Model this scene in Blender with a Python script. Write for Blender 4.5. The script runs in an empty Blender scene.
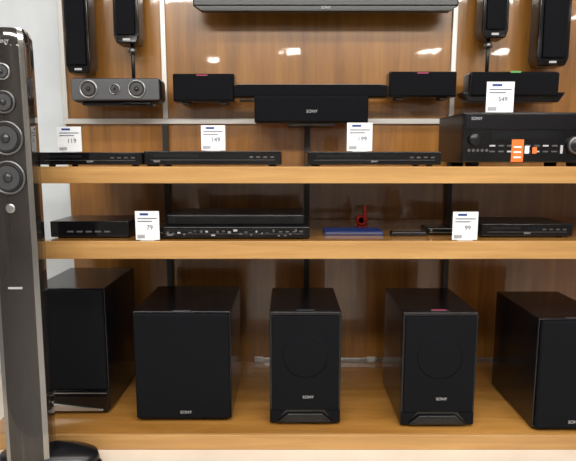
import bpy, bmesh, math, random
from mathutils import Vector, Matrix
random.seed(3)
scene=bpy.context.scene
scene.view_settings.view_transform='Standard'
COL=scene.collection

# ---------------------------------------------------------------- materials
def mat(name,col,rough=.5,metal=0,spec=.5,coat=0,emit=None,es=0,bump=0,bscale=300,var=0,vscale=8):
    m=bpy.data.materials.new(name); m.use_nodes=True
    nt=m.node_tree; b=nt.nodes['Principled BSDF']
    b.inputs['Base Color'].default_value=(*col,1); b.inputs['Roughness'].default_value=rough
    b.inputs['Metallic'].default_value=metal; b.inputs['Specular IOR Level'].default_value=spec
    b.inputs['Coat Weight'].default_value=coat; b.inputs['Coat Roughness'].default_value=.05
    if emit:
        b.inputs['Emission Color'].default_value=(*emit,1); b.inputs['Emission Strength'].default_value=es
    tc=nt.nodes.new('ShaderNodeTexCoord')
    if bump:
        n=nt.nodes.new('ShaderNodeTexNoise'); n.inputs['Scale'].default_value=bscale
        nt.links.new(tc.outputs['Object'],n.inputs['Vector'])
        bp=nt.nodes.new('ShaderNodeBump'); bp.inputs['Strength'].default_value=bump; bp.inputs['Distance'].default_value=.002
        nt.links.new(n.outputs['Fac'],bp.inputs['Height']); nt.links.new(bp.outputs['Normal'],b.inputs['Normal'])
    if var:
        n=nt.nodes.new('ShaderNodeTexNoise'); n.inputs['Scale'].default_value=vscale; n.inputs['Detail'].default_value=4
        nt.links.new(tc.outputs['Object'],n.inputs['Vector'])
        r=nt.nodes.new('ShaderNodeValToRGB')
        r.color_ramp.elements[0].position=.3; r.color_ramp.elements[1].position=.7
        r.color_ramp.elements[0].color=(*[c*(1-var) for c in col],1); r.color_ramp.elements[1].color=(*[min(1,c*(1+var)) for c in col],1)
        nt.links.new(n.outputs['Fac'],r.inputs['Fac']); nt.links.new(r.outputs['Color'],b.inputs['Base Color'])
    return m

def wood(name,cd,cl,scale,rough=.25,coat=.3):
    m=bpy.data.materials.new(name); m.use_nodes=True
    nt=m.node_tree; b=nt.nodes['Principled BSDF']
    b.inputs['Roughness'].default_value=rough; b.inputs['Coat Weight'].default_value=coat; b.inputs['Coat Roughness'].default_value=.035
    tc=nt.nodes.new('ShaderNodeTexCoord'); mp=nt.nodes.new('ShaderNodeMapping'); mp.inputs['Scale'].default_value=scale
    nt.links.new(tc.outputs['Object'],mp.inputs['Vector'])
    n=nt.nodes.new('ShaderNodeTexNoise'); n.inputs['Scale'].default_value=4; n.inputs['Detail'].default_value=9; n.inputs['Roughness'].default_value=.62; n.inputs['Distortion'].default_value=.6
    nt.links.new(mp.outputs['Vector'],n.inputs['Vector'])
    r=nt.nodes.new('ShaderNodeValToRGB'); e=r.color_ramp.elements
    e[0].position=.34; e[0].color=(*cd,1); e[1].position=.68; e[1].color=(*cl,1)
    nt.links.new(n.outputs['Fac'],r.inputs['Fac'])
    n2=nt.nodes.new('ShaderNodeTexNoise'); n2.inputs['Scale'].default_value=1.3
    nt.links.new(tc.outputs['Object'],n2.inputs['Vector'])
    mx=nt.nodes.new('ShaderNodeMixRGB'); mx.blend_type='MULTIPLY'; mx.inputs['Fac'].default_value=.45
    r2=nt.nodes.new('ShaderNodeValToRGB'); r2.color_ramp.elements[0].position=.35; r2.color_ramp.elements[1].position=.65
    r2.color_ramp.elements[0].color=(.62,.56,.5,1); r2.color_ramp.elements[1].color=(1,1,1,1)
    nt.links.new(n2.outputs['Fac'],r2.inputs['Fac'])
    nt.links.new(r.outputs['Color'],mx.inputs['Color1']); nt.links.new(r2.outputs['Color'],mx.inputs['Color2'])
    nt.links.new(mx.outputs['Color'],b.inputs['Base Color'])
    n3=nt.nodes.new('ShaderNodeTexNoise'); n3.inputs['Scale'].default_value=9
    nt.links.new(tc.outputs['Object'],n3.inputs['Vector'])
    bp=nt.nodes.new('ShaderNodeBump'); bp.inputs['Strength'].default_value=.05; bp.inputs['Distance'].default_value=.01
    nt.links.new(n3.outputs['Fac'],bp.inputs['Height']); nt.links.new(bp.outputs['Normal'],b.inputs['Coat Normal'])
    return m

M={}
M['panel']=wood('panel_wood',(.215,.088,.015),(.40,.178,.036),(5,1,.35),.3,1)
M['shelf']=wood('shelf_wood',(.34,.155,.030),(.56,.275,.07),(.4,3,6),.22,1)
M['edge']=wood('shelf_edge_wood',(.43,.23,.075),(.60,.35,.13),(.4,3,8),.35,.1)
M['white']=mat('painted_white',(.62,.66,.70),.5,var=.05)
M['alu']=mat('aluminium_trim',(.66,.65,.63),.4,metal=.3)
M['steel']=mat('brushed_steel',(.5,.5,.5),.3,metal=.9)
M['post']=mat('black_post',(.010,.010,.011),.4)
M['cab']=mat('black_vinyl',(.005,.005,.007),.16,bump=.04,bscale=500,spec=.5)
M['gloss']=mat('gloss_black',(.004,.004,.005),.08,spec=.5)
M['satin']=mat('satin_black',(.008,.008,.010),.28,spec=.4)
M['cloth']=mat('grille_cloth',(.006,.0065,.0085),.85,bump=.5,bscale=1400,spec=.1)
M['cone']=mat('cone',(.05,.05,.055),.4)
M['dust']=mat('dust_cap',(.03,.03,.033),.2)
M['ring']=mat('driver_ring',(.18,.18,.19),.3,metal=.8)
M['rubber']=mat('rubber',(.008,.008,.008),.6)
M['screen']=mat('screen_glass',(.006,.007,.009),.07)
M['card']=mat('card_white',(.76,.78,.82),.5)
M['blue']=mat('label_blue',(.015,.045,.22),.4)
M['ink']=mat('label_ink',(.12,.12,.16),.5)
M['pink']=mat('label_pink',(.40,.04,.11),.4)
M['green']=mat('label_green',(.10,.34,.10),.4)
M['orange']=mat('label_orange',(.75,.17,.03),.4)
M['red']=mat('red_plastic',(.55,.015,.01),.3)
M['lgrey']=mat('logo_grey',(.42,.42,.44),.4)
M['dgrey']=mat('dim_print',(.08,.08,.09),.5)
M['tower']=mat('piano_dark',(.055,.050,.047),.05,metal=.6,spec=.8)
M['towerglint']=mat('tower_edge_highlight',(.34,.33,.32),.12,metal=.9)  # bright metal standing in for highlight stripes down the tower's edges
M['beige']=mat('platform_laminate',(.72,.64,.55),.25,var=.06,vscale=5)
M['floor']=mat('floor_tile',(.45,.43,.41),.3,var=.1,vscale=3)
M['ceil']=mat('ceiling_tile',(.65,.65,.64),.8,var=.04)
M['rear']=mat('rear_wall_paint',(.40,.38,.36),.7,var=.45,vscale=1.5)
M['lamp']=mat('lamp_diffuser',(1,1,1),.5,emit=(1,.96,.88),es=38)
M['acryl']=mat('acrylic_holder',(.55,.57,.6),.15)

# ---------------------------------------------------------------- builders
def root(name,loc=(0,0,0)):
    e=bpy.data.objects.new(name,None); e.empty_display_size=.05; e.location=loc; COL.objects.link(e); return e
def link(me,name,m,par,loc,bev=0,seg=3,smooth=False):
    o=bpy.data.objects.new(name,me); COL.objects.link(o)
    if m: me.materials.append(M[m])
    L=Vector(loc)
    if par is not None: o.parent=par; L=L-par.location
    o.location=L
    if bev:
        b=o.modifiers.new('bev','BEVEL'); b.width=bev; b.segments=seg; b.limit_method='ANGLE'; b.angle_limit=math.radians(40)
    if smooth or bev:
        for p in me.polygons: p.use_smooth=True
        if bev:
            w=o.modifiers.new('wn','WEIGHTED_NORMAL'); w.keep_sharp=False
    return o
def box(name,x0,x1,y0,y1,z0,z1,m,par=None,bev=0,seg=3):
    bm=bmesh.new(); bmesh.ops.create_cube(bm,size=1)
    bmesh.ops.scale(bm,vec=(abs(x1-x0),abs(y1-y0),abs(z1-z0)),verts=bm.verts)
    me=bpy.data.meshes.new(name); bm.to_mesh(me); bm.free()
    return link(me,name,m,par,((x0+x1)/2,(y0+y1)/2,(z0+z1)/2),bev,seg)
def prism(name,pts,axis,a0,a1,m,par=None,bev=0,smooth=False):
    """extrude polygon: axis 'y' -> pts (x,z); 'z' -> pts (x,y); 'x' -> pts (y,z)"""
    cx=sum(p[0] for p in pts)/len(pts); cy=sum(p[1] for p in pts)/len(pts); ca=(a0+a1)/2
    def v(p,a):
        u,w=p[0]-cx,p[1]-cy; a-=ca
        return {'y':(u,a,w),'z':(u,w,a),'x':(a,u,w)}[axis]
    bm=bmesh.new()
    A=[bm.verts.new(v(p,a0)) for p in pts]; B=[bm.verts.new(v(p,a1)) for p in pts]
    bm.faces.new(A); bm.faces.new(B[::-1])
    n=len(pts)
    for i in range(n): bm.faces.new((A[i],B[i],B[(i+1)%n],A[(i+1)%n]))
    bmesh.ops.recalc_face_normals(bm,faces=bm.faces)
    me=bpy.data.meshes.new(name); bm.to_mesh(me); bm.free()
    loc={'y':(cx,ca,cy),'z':(cx,cy,ca),'x':(ca,cx,cy)}[axis]
    return link(me,name,m,par,loc,bev)
def lathe(name,prof,loc,m,par=None,seg=40,axis='y'):
    """prof: list (r, d) d = distance toward viewer (-y) or up (z)"""
    bm=bmesh.new(); rings=[]
    for r,d in prof:
        ring=[]
        for i in range(seg):
            a=2*math.pi*i/seg
            ring.append(bm.verts.new((r*math.cos(a),-d,r*math.sin(a)) if axis=='y' else (r*math.cos(a),r*math.sin(a),d)))
        rings.append(ring)
    for k in range(len(rings)-1):
        for i in range(seg):
            bm.faces.new((rings[k][i],rings[k][(i+1)%seg],rings[k+1][(i+1)%seg],rings[k+1][i]))
    bm.faces.new(rings[0]); bm.faces.new(rings[-1])
    bmesh.ops.recalc_face_normals(bm,faces=bm.faces)
    me=bpy.data.meshes.new(name); bm.to_mesh(me); bm.free()
    for p in me.polygons: p.use_smooth=len(p.vertices)==4
    return link(me,name,m,par,loc)
def driver(n,x,y,z,r,par,ring='ring',cone='cone'):
    lathe(n+'_frame',[(r,0),(r,.004),(r*.9,.006),(r*.86,.003),(r*.86,0)],(x,y,z),ring,par)
    lathe(n+'_surround',[(r*.86,.001),(r*.82,.005),(r*.74,.005),(r*.7,.002)],(x,y,z),'rubber',par)
    lathe(n+'_cone',[(r*.7,.0035),(r*.5,.0030),(r*.3,.0025),(r*.29,.003)],(x,y-.0025,z),cone,par)
    lathe(n+'_cap',[(r*.29,.003),(r*.24,.007),(r*.14,.010),(r*.03,.011)],(x,y-.003,z),'dust',par)
def text(n,s,x,y,z,size,m,par,rx=90):
    cu=bpy.data.curves.new(n,'FONT'); cu.body=s; cu.size=size; cu.align_x='CENTER'; cu.align_y='CENTER'; cu.extrude=.0003
    cu.materials.append(M[m])
    o=bpy.data.objects.new(n,cu); COL.objects.link(o); o.parent=par
    o.location=Vector((x,y,z))-par.location; o.rotation_euler=(math.radians(rx),0,0); return o

# ---------------------------------------------------------------- room
YW=2.22
box('floor',-5,5,-4.8,2.32,-.05,0,'floor')
box('ceiling',-5,5,-4.8,2.32,3.0,3.05,'ceil')
box('wall_back',-5,5,YW+.02,2.32,0,3.0,'white')
box('wall_rear',-5,5,-4.9,-4.8,0,3.0,'rear')
box('wall_left',-5.1,-5,-4.8,2.32,0,3.0,'rear')
box('wall_right',5,5.1,-4.8,2.32,0,3.0,'rear')
box('wood_wall_panel',-.93,2.6,YW,YW+.02,.443,2.7,'panel')
i=1
for x in (-.925,-.51,.68):
    box('trim_%d'%i,x-.010,x+.010,YW-.012,YW,1.56,2.7,'alu',bev=.002); i+=1
box('trim_%d'%i,-.935,2.6,YW-.014,YW,1.538,1.560,'alu',bev=.002); i+=1
for x in (-.51,.08,.68,1.5):
    top=1.62 if x==.08 else 1.538
    box('shelf_upright',x-.011,x+.011,YW-.028,YW-.0145,.496,top,'post')
r=root('cable_rail',(.4,YW,.5))
box('rail',-.15,1.6,YW-.012,YW,.496,.516,'steel',r,.002)
for x in (-.13,.06,.37,.8): box('clip_%d'%int(x*100+50),x-.02,x+.02,YW-.0135,YW-.0005,.500,.522,'alu',r,.003)

def shelf(name,z,th,y0,x0,x1):
    r=root(name,((x0+x1)/2,y0,z-th))
    box('board',x0,x1,y0+.012,YW-.03,z-th,z,'shelf',r)
    box('front_edge',x0,x1,y0,y0+.012,z-th-.002,z-.0005,'edge',r,.002)
shelf('wood_shelf',1.372,.05,1.62,-.77,1.9)
shelf('wood_shelf',1.138,.055,1.62,-.77,1.9)
r=root('wood_plinth_shelf',(.5,1.6,.443))
box('board',-1.0,2.2,1.612,YW,.4435,.496,'shelf',r)
box('front_edge',-1.0,2.2,1.60,1.612,.4435,.4955,'edge',r,.002)
r=root('display_platform',(0,1.2,0))
box('top',-2.6,2.6,1.18,YW,.40,.443,'beige',r,.004)
box('kick',-2.55,2.55,1.26,YW,0,.40,'satin',r)

# ---------------------------------------------------------------- ceiling lamps
for x,y,sx,sy in [(.06,-3.7,.25,.4),(2.13,-3.7,.25,.4),(3.25,-3.7,.25,.4),(-1.2,-4.3,.2,.3),(-2.2,-3.7,.25,.4),(-3.4,-2.5,.4,.4),(3.4,-1.6,.4,.4)]:
    r=root('ceiling_lamp',(x,y,3.0))
    box('frame',x-sx/2-.03,x+sx/2+.03,y-sy/2-.03,y+sy/2+.03,2.975,3.0,'alu',r)
    box('diffuser',x-sx/2,x+sx/2,y-sy/2,y+sy/2,2.968,2.976,'lamp',r)
def area(n,loc,sx,sy,e,rot=(0,0,0),col=(1,.97,.91)):
    l=bpy.data.lights.new(n,'AREA'); l.shape='RECTANGLE'; l.size=sx; l.size_y=sy; l.energy=e; l.color=col
    o=bpy.data.objects.new(n,l); COL.objects.link(o); o.location=loc; o.rotation_euler=rot
area('ceiling_fill_light',(0.3,.6,2.95),3.4,.2,48)  # added area light over the aisle, no fixture modelled
area('ceiling_fill_light',(0.3,-.7,2.95),3.8,.25,104,(math.radians(35),0,0))  # added fill, tilted towards the shelves to brighten their fronts
area('ceiling_fill_light',(0,-1.0,2.93),5,.3,90,(math.radians(-35),0,0))  # added to brighten the rear wall, tilted away from the shelves
w=bpy.data.worlds.new('world'); scene.world=w; w.use_nodes=True
w.node_tree.nodes['Background'].inputs[0].default_value=(.6,.62,.65,1); w.node_tree.nodes['Background'].inputs[1].default_value=.3

# ---------------------------------------------------------------- subwoofers
ZS=.496
def sub(x0,x1,y0,y1,h,style,logo=True,label=None):
    cx=(x0+x1)/2; wd=x1-x0; z0=ZS; foot=.008
    r=root('subwoofer',(cx,(y0+y1)/2,z0))
    for a in (x0+.025,x1-.025):
        for b in (y0+.04,y1-.03):
            lathe('foot',[(.012,0),(.014,foot)],(a,b,z0),'rubber',r,16,'z')
    zb=z0+foot; zt=z0+h
    box('cabinet',x0,x1,y0+.014,y1,zb,zt,'cab',r,.004)
    if style=='full':
        box('grille',x0+.004,x1-.004,y0-.004,y0+.0135,zb+.004,zt-.004,'cloth',r,.010,4)
        text('logo','SONY',cx+.01,y0-.0055,zb+.030,.015,'lgrey',r)
    elif style=='slot':
        box('baffle',x0,x1,y0+.002,y0+.0138,zb,zt,'gloss',r,.003)
        box('grille',x0+.007,x1-.007,y0-.006,y0+.0018,zb+.048,zt-.012,'cloth',r,.005)
        # cloth gently pushed out by the driver behind it
        lathe('woofer_bulge',[(.078,0),(.070,.0004),(.055,.0007),(.03,.0009)],(cx,y0-.0059,zb+h*.60),'cloth',r,48)
        w2=wd*.5
        prism('port_lip',[(cx-w2*.80,zb+.004),(cx+w2*.80,zb+.004),(cx+w2*.5,zb+.036),(cx-w2*.5,zb+.036)],'y',y0-.008,y0+.0018,'satin',r,.003)
        prism('port_mouth',[(cx-w2*.62,zb+.008),(cx+w2*.62,zb+.008),(cx+w2*.42,zb+.028),(cx-w2*.42,zb+.028)],'y',y0-.0092,y0-.0082,'rubber',r)
        for s in (-1,1):
            prism('side_fillet',[(cx+s*w2*.98,zb+.004),(cx+s*w2*.84,zb+.004),(cx+s*w2*.55,zb+.046),(cx+s*w2*.98,zb+.046)],'y',y0-.004,y0+.0018,'cloth',r,.002)
        text('logo','SONY',cx+.01,y0-.0075,zb+h*.24,.014,'lgrey',r)
    elif style=='base':
        box('grille',x0+.003,x1-.003,y0-.006,y0+.0135,zb+.085,zt-.004,'cloth',r,.008)
        box('lower_baffle',x0+.003,x1-.003,y0,y0+.0135,zb,zb+.083,'gloss',r,.003)
        prism('port_scoop_glint',[(x0+.012,zb+.006),(x1-.02,zb+.006),(x1-.02,zb+.012),(cx+.04,zb+.020),(x0+.06,zb+.034),(x0+.012,zb+.060)],'y',y0-.006,y0-.0004,'steel',r,.001)  # curved port cutout in steel, its bright metal imitating a white glint
        box('base_trim',x0+.03,x1-.006,y0-.004,y0-.0005,zb+.070,zb+.073,'steel',r)
    if label:
        box('label',cx-.024,cx+.024,y0+.025,y0+.036,zt,zt+.0008,label,r)
    box('rating_label',cx-.03,cx+.03,y0+.018,y0+.024,zt,zt+.0008,'dgrey',r)
    return r
sub(-.895,-.635,1.74,2.10,.455,'base')
sub(-.525,-.194,1.685,2.05,.390,'full')
sub(-.062,.178,1.665,1.99,.398,'slot')
sub(.379,.627,1.650,1.98,.400,'slot',label='pink')
sub(.815,1.055,1.618,1.98,.386,'full')

# ---------------------------------------------------------------- tower speaker
bx=-.780; by=1.50; zb0=.443
r=root('tower_speaker',(bx,by,zb0))
p1=lathe('foot_plate',[(.165,0),(.168,.006),(.168,.020),(.160,.026),(.06,.028)],(bx+.02,by-.01,zb0),'gloss',r,56,'z'); p1.scale=(1.1,.48,1)
p2=lathe('foot_collar',[(.135,.026),(.14,.032),(.135,.052),(.08,.066),(.05,.075)],(bx+.04,by,zb0),'satin',r,56,'z'); p2.scale=(1.1,.52,1)
def sect(w,dep):
    pts=[]
    hw=w/2
    for a in range(-9,10):
        t=a/9
        pts.append((t*hw,-dep/2-.012*(1-t*t)))
    pts+= [(hw*.96,-dep*.2),(hw*.72,dep*.35),(hw*.45,dep*.5),(-hw*.45,dep*.5),(-hw*.72,dep*.35),(-hw*.96,-dep*.2)]
    return pts
bm=bmesh.new(); rings=[]
for zz,wd in [(.020,.124),(.05,.128),(.3,.128),(.7,.126),(1.0,.120),(1.25,.112),(1.285,.108),(1.30,.098)]:
    lean=.016*zz/1.31
    rings.append([bm.verts.new((p[0]+lean,p[1],zz)) for p in sect(wd,.10 if zz<1.29 else .09)])
for a,b in zip(rings,rings[1:]):
    n=len(a)
    for j in range(n):
        f=bm.faces.new((a[j],a[(j+1)%n],b[(j+1)%n],b[j]))
        if j in (16,17,0,1): f.material_index=1  # outer front facets carry the painted highlight stripe
bm.faces.new(rings[0]); bm.faces.new(rings[-1]); bmesh.ops.recalc_face_normals(bm,faces=bm.faces)
me=bpy.data.meshes.new('body'); bm.to_mesh(me); bm.free()
o=link(me,'body','tower',r,(bx,by,zb0)); me.materials.append(M['towerglint'])
for p in me.polygons: p.use_smooth=len(p.vertices)==4
es=o.modifiers.new('es','EDGE_SPLIT'); es.split_angle=math.radians(38)
yf=by-.05-.0125
def tx(z): return bx+.016*(z-zb0)/1.31
for n,z,rr in (('tweeter',1.628,.022),('midrange',1.548,.031),('woofer_upper',1.452,.047),('woofer_lower',1.345,.047)):
    driver(n,tx(z),yf+.001,z,rr,r,'steel' if n=='tweeter' else 'ring')
lathe('badge',[(.013,0),(.013,.003),(.009,.004)],(tx(1.26),yf+.001,1.26),'steel',r,24)
text('logo','SONY',tx(1.70)+.005,yf-.001,1.705,.014,'lgrey',r)
box('spec_plate',tx(1.0)-.02,tx(1.0)+.02,yf-.001,yf+.004,1.03,1.036,'lgrey',r)

# ---------------------------------------------------------------- television
r=root('television',(.145,2.15,2.2))
box('bezel',-.365,.655,2.095,2.12,1.975,2.58,'satin',r,.006)
box('screen',-.345,.635,2.0935,2.0945,2.005,2.565,'screen',r)
prism('lower_lip',[(-.36,1.975),(-.33,1.955),(.62,1.955),(.65,1.975)],'y',2.088,2.118,'satin',r,.002)
box('rear_shell',-.25,.54,2.12,2.165,2.03,2.48,'satin',r,.01)
box('wall_mount',-.05,.34,2.165,YW,2.1,2.4,'post',r)
text('logo','SONY',.145,2.0865,1.967,.014,'lgrey',r)

# ---------------------------------------------------------------- soundbar set
r=root('soundbar',(.09,2.1,1.65))
box('bar_body',-.213,.388,2.07,2.12,1.630,1.678,'satin',r,.008)
box('bar_grille',-.208,.383,2.064,2.072,1.634,1.674,'cloth',r,.003)
box('bar_lower_rail',-.19,.30,2.08,2.11,1.616,1.626,'gloss',r,.003)
box('top_trim',-.2,.37,2.066,2.09,1.678,1.680,'ring',r)
box('wall_mount',-.05,.23,2.115,YW,1.615,1.66,'post',r)
def side_spk(x0,x1,z0,z1,lab):
    r=root('surround_speaker',((x0+x1)/2,2.1,z0))
    box('cabinet',x0,x1,2.078,2.15,z0,z1,'cab',r,.006)
    box('grille',x0+.004,x1-.004,2.068,2.0775,z0+.004,z1-.004,'cloth',r,.005)
    box('wall_mount',(x0+x1)/2-.03,(x0+x1)/2+.03,2.15,YW,z0+.02,z1-.03,'post',r)
    box('label',(x0+x1)/2-.025,(x0+x1)/2+.018,2.0672,2.0678,z1-.010,z1-.006,lab,r)
    for k in range(2): box('stub_foot_%d'%k,x0+.03+k*(x1-x0-.09),x0+.06+k*(x1-x0-.09),2.09,2.14,z0-.008,z0,'rubber',r)
side_spk(-.448,-.208,1.615,1.722,'pink')
side_spk(.392,.655,1.633,1.730,'pink')

def centre(x0,x1,z0,z1,y0,gr=True):
    r=root('center_speaker',((x0+x1)/2,y0+.05,z0)); cx=(x0+x1)/2
    box('cabinet',x0,x1,y0+.01,y0+.11,z0,z1,'satin',r,.006)
    if gr: box('grille',x0+.004,x1-.004,y0,y0+.0095,z0+.004,z1-.004,'cloth',r,.004)
    box('bracket_arm',cx-.06,cx+.06,y0+.11,YW-.0285,z0+.02,z0+.05,'post',r)
    box('shelf_bracket',.0,.18,2.03,2.19,z0-.008,z0,'post',r)
    return r
r=centre(-.128,.306,1.53,1.630,2.01)
text('logo','SONY',.09,2.008,1.572,.016,'lgrey',r)

cx=-.665
r=root('center_speaker',(cx,2.1,1.61))
box('cabinet',-.840,-.490,2.062,2.15,1.612,1.705,'satin',r,.02,5)
box('front_baffle',-.835,-.495,2.052,2.064,1.618,1.70,'dgrey',r,.008)
for n,x,rr in (('woofer_l',-.765,.034),('tweeter',-.665,.020),('woofer_r',-.58,.034)):
    driver(n,x,2.052,1.66,rr,r,'steel')
box('wall_mount',cx-.04,cx+.04,2.15,YW,1.63,1.69,'post',r)
box('stand_plate',-.80,-.53,2.07,2.14,1.600,1.612,'gloss',r,.003)
r=root('center_speaker',(.865,2.1,1.62))
box('cabinet',.70,1.045,2.062,2.15,1.630,1.728,'satin',r,.012,4)
box('grille',.705,1.04,2.052,2.063,1.636,1.722,'cloth',r,.006)
prism('lower_wing',[(.67,1.650),(.70,1.612),(1.05,1.612),(1.075,1.650)],'y',2.066,2.13,'gloss',r,.004)
box('wall_mount',.83,.90,2.15,YW,1.64,1.70,'post',r)
box('tag_green',.850,.890,2.050,2.0515,1.720,1.727,'green',r)

def sat(name,x0,x1,zb,zt,pole=None,flip=1):
    cx=(x0+x1)/2
    r=root(name,(cx,2.12,zb)); w=(x1-x0)/2
    prism('cabinet',[(cx-w*.8,zb),(cx+w*.8,zb),(cx+w,zb+.03),(cx+w*.92,zt),(cx-w*.92,zt),(cx-w,zb+.03)],'y',2.085,2.165,'gloss',r,.006)
    prism('grille',[(cx-w*.68,zb+.03),(cx+w*.68,zb+.03),(cx+w*.78,zt-.02),(cx-w*.78,zt-.02)],'y',2.076,2.0845,'cloth',r,.003)
    box('wall_mount',cx-.015,cx+.015,2.165,YW,zb+.10,zb+.16,'post',r)
    box('logo_plate',cx-.014,cx+.014,2.0835,2.0846,zb+.010,zb+.018,'lgrey',r)
    if pole:
        lathe('pole',[(.007,0),(.007,zb-pole)],(cx+flip*.012,2.12,pole),'post',r,16,'z')
        lathe('pole_collar',[(.016,0),(.016,.012),(.010,.02)],(cx+flip*.012,2.12,zb-.03),'ring',r,20,'z')
sat('satellite_speaker',-.862,-.765,1.725,2.30)
sat('satellite_speaker',-.672,-.572,1.836,2.15,1.7065,1)
sat('satellite_speaker',.745,.848,1.856,2.15,1.7295,-1)
sat('satellite_speaker',.962,1.088,1.752,2.30)

# ---------------------------------------------------------------- players on upper shelf
U=1.372
def player(x0,x1,y0,dep,z,h,style=0,name='disc_player'):
    r=root(name,((x0+x1)/2,y0+dep/2,z)); cx=(x0+x1)/2; w=x1-x0
    for a in (x0+.03,x1-.03):
        for b in (y0+.03,y0+dep-.03): lathe('foot',[(.010,0),(.011,.005)],(a,b,z),'rubber',r,12,'z')
    zb=z+.005; zt=z+h
    box('case',x0,x1,y0+.01,y0+dep,zb,zt,'satin',r,.003)
    box('fascia',x0,x1,y0,y0+.0098,zb,zt,'gloss',r,.0025)
    box('disc_tray',x0+.03,x0+.03+w*.33,y0-.0012,y0,zb+h*.50,zb+h*.68,'satin',r)
    box('tray_line',x0+.02,x1-.02,y0-.0008,y0,zb+h*.30,zb+h*.33,'ring',r)
    box('display',x0+w*.5,x0+w*.68,y0-.0008,y0,zb+h*.42,zb+h*.72,'screen',r)
    for k in range(4): box('button_%d'%k,x1-.10+k*.022,x1-.088+k*.022,y0-.002,y0,zb+h*.45,zb+h*.55,'ring',r)
    text('logo','SONY',x0+.04 if style else cx,y0-.001,zb+h*.18+.002,.008,'lgrey',r)
    return r
player(-.79+.0,-.462,1.66,.24,U,.044)
player(-.455,-.022,1.66,.24,U,.048,1)
player(.062,.485,1.66,.24,U,.046)

x0,x1,y0=.550,.980,1.66; z=U
r=root('av_receiver',((x0+x1)/2,y0+.17,z))
for a in (x0+.05,x1-.05):
    for b in (y0+.05,y0+.2): lathe('foot',[(.02,0),(.022,.012)],(a,b,z),'rubber',r,20,'z')
box('case',x0,x1,y0+.012,y0+.27,z+.012,z+.168,'satin',r,.004)
box('fascia',x0,x1,y0,y0+.0118,z+.012,z+.168,'gloss',r,.004)
box('upper_fascia',x0+.006,x1-.006,y0-.003,y0,z+.116,z+.163,'cab',r,.002)
box('display',x0+.09,x1-.12,y0-.001,y0+.001,z+.084,z+.110,'screen',r)
for k in range(9): box('vent_%d'%k,x0+.05+k*.036,x0+.075+k*.036,y0+.05,y0+.24,z+.168,z+.1685,'rubber',r)
for j,zz in enumerate((.062,.044)):
    for k in range(8):
        box('print_%d_%d'%(j,k),x0+.085+k*.028,x0+.103+k*.028,y0-.001,y0,z+zz,z+zz+.005,'ring' if (j+k)%3 else 'lgrey',r)
for k in range(5): lathe('button_%d'%k,[(.005,0),(.005,.003)],(x0+.02+k*.014,y0,z+.05),'ring',r,12)
lathe('volume_knob',[(.028,0),(.028,.012),(.026,.015),(.024,.016),(.001,.0155)],(.905,y0-.0005,z+.066),'ring',r,40)
lathe('knob_cap',[(.023,.0162),(.022,.018),(.001,.018)],(.905,y0-.0005,z+.066),'satin',r,40)
lathe('input_knob',[(.018,0),(.018,.010),(.016,.013),(.001,.013)],(.585,y0-.0005,z+.084),'satin',r,32)
box('badge_orange',.704,.742,y0-.0022,y0-.0012,z+.014,z+.084,'orange',r)
box('badge_white',.746,.760,y0-.0022,y0-.0012,z+.040,z+.064,'card',r)
box('badge_orange_2',.770,.784,y0-.0022,y0-.0012,z+.040,z+.060,'orange',r)
for k,zz in enumerate((.026,.042,.058)): box('badge_print_%d'%k,.711,.735,y0-.0028,y0-.0022,z+zz,z+zz+.005,'card',r)
box('badge_small',.858,.866,y0-.002,y0-.001,z+.04,z+.066,'lgrey',r)
text('logo','SONY',x0+.04,y0-.0035,z+.148,.013,'lgrey',r)

# ---------------------------------------------------------------- second shelf
V=1.138
r=root('set_top_box',(-.65,1.82,V))
box('case',-.775,-.52,1.685,1.86,V+.004,V+.056,'satin',r,.004)
box('fascia',-.775,-.52,1.68,1.6848,V+.004,V+.056,'gloss',r,.002)
for k in range(5): box('port_%d'%k,-.72+k*.03,-.70+k*.03,1.6785,1.68,V+.02,V+.025,'dgrey',r)
for a in (-.75,-.54): box('foot',a-.01,a+.01,1.70,1.84,V,V+.004,'rubber',r)
r=player(-.42,.070,1.66,.26,V,.040,1,'home_theater_unit')
box('upper_deck',-.40,.055,1.70,1.90,V+.040,V+.078,'satin',r,.008)
box('deck_plate',-.37,.02,1.6985,1.6998,V+.050,V+.068,'gloss',r)
for k in range(26):
    w_=random.uniform(.004,.014); xx=-.41+k*.018; zz=random.uniform(.010,.026)
    box('socket_%d'%k,xx,xx+w_,1.6575,1.66,V+zz,V+zz+random.uniform(.003,.008),random.choice(['steel','lgrey','ring','dgrey','ring']),r)
r=root('blue_disc_case',(.24,1.85,V))
box('case',.125,.325,1.75,1.86,V,V+.012,'blue',r,.002)
box('spine',.13,.32,1.749,1.7498,V+.003,V+.009,'ink',r)
r=root('red_d_figure',(.25,1.98,V))  # red d-shaped figure: ring, stem and small foot
lathe('loop_outer',[(.018,0),(.022,.004),(.018,.008),(.012,.008),(.010,.004),(.012,0)],(.278,1.96,V+.026),'red',r,28)
prism('stem',[(.286,V+.02),(.298,V+.02),(.295,V+.080),(.285,V+.084)],'y',1.950,1.962,'red',r,.002)
box('foot',.262,.302,1.945,1.972,V,V+.006,'red',r,.002)
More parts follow.
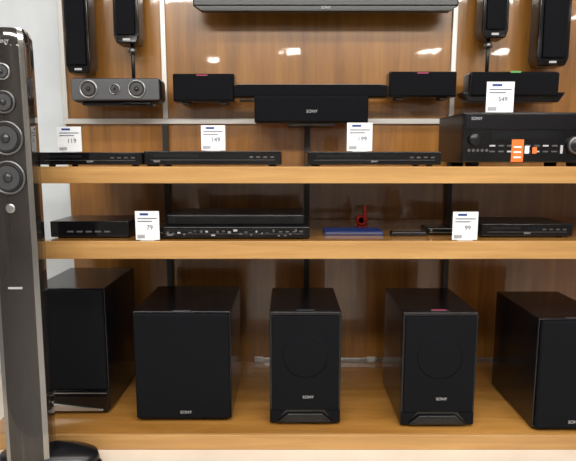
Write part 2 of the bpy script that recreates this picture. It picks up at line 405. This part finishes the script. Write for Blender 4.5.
r=root('remote_control',(.43,1.80,V))
box('body',.345,.465,1.72,1.755,V,V+.016,'satin',r,.005)
for k in range(6): lathe('key_%d'%k,[(.004,0),(.004,.002)],(.360+k*.017,1.737,V+.016),'ring',r,10,'z')
r=root('media_streamer',(.5,1.8,V))
box('body',.475,.575,1.75,1.85,V,V+.026,'gloss',r,.006)
box('front_line',.48,.57,1.7492,1.75,V+.008,V+.011,'ring',r)
box('led',.485,.489,1.749,1.75,V+.015,V+.018,'lgrey',r)
player(.635,.935,1.69,.2,V,.046)

# ---------------------------------------------------------------- price tags
def tag(cx,z,y,price,w=.076,h=.080,hc='blue'):
    r=root('price_tag',(cx,y,z))
    box('holder_base',cx-w*.3,cx+w*.3,y-.004,y+.026,z,z+.003,'acryl',r)
    box('card',cx-w/2,cx+w/2,y,y+.0015,z+.002,z+h,'card',r)
    box('header',cx-w*.30,cx+w*.05,y-.001,y-.0002,z+h*.86,z+h*.93,hc,r)
    box('text_line',cx-w*.4,cx+w*.4,y-.001,y-.0002,z+h*.74,z+h*.77,'ink',r)
    box('text_line',cx-w*.4,cx+w*.2,y-.001,y-.0002,z+h*.64,z+h*.67,'ink',r)
    text('price',price,cx+w*.10,y-.001,z+h*.44,.020,'ink',r)
    for k in range(9): box('barcode',cx-w*.42+k*w*.035,cx-w*.405+k*w*.035,y-.001,y-.0002,z+h*.08,z+h*.20,'ink',r)
tag(-.690,U+.044,1.665,'119')
tag(-.236,U+.048,1.665,'149')
tag(.226,U+.046,1.665,'199',.080,.09)
tag(.676,U+.168,1.70,'549',.088,.098)
tag(-.446,V,1.635,'79',.076,.094)
tag(.562,V,1.635,'99',.080,.092)

# ---------------------------------------------------------------- camera
cam=bpy.data.cameras.new('camera'); cam.sensor_fit='HORIZONTAL'; cam.sensor_width=36; cam.lens=520/576*36; cam.clip_start=.05
co=bpy.data.objects.new('camera',cam); COL.objects.link(co); co.location=(0,0,1.40); co.rotation_euler=(math.radians(82),0,0)
scene.camera=co
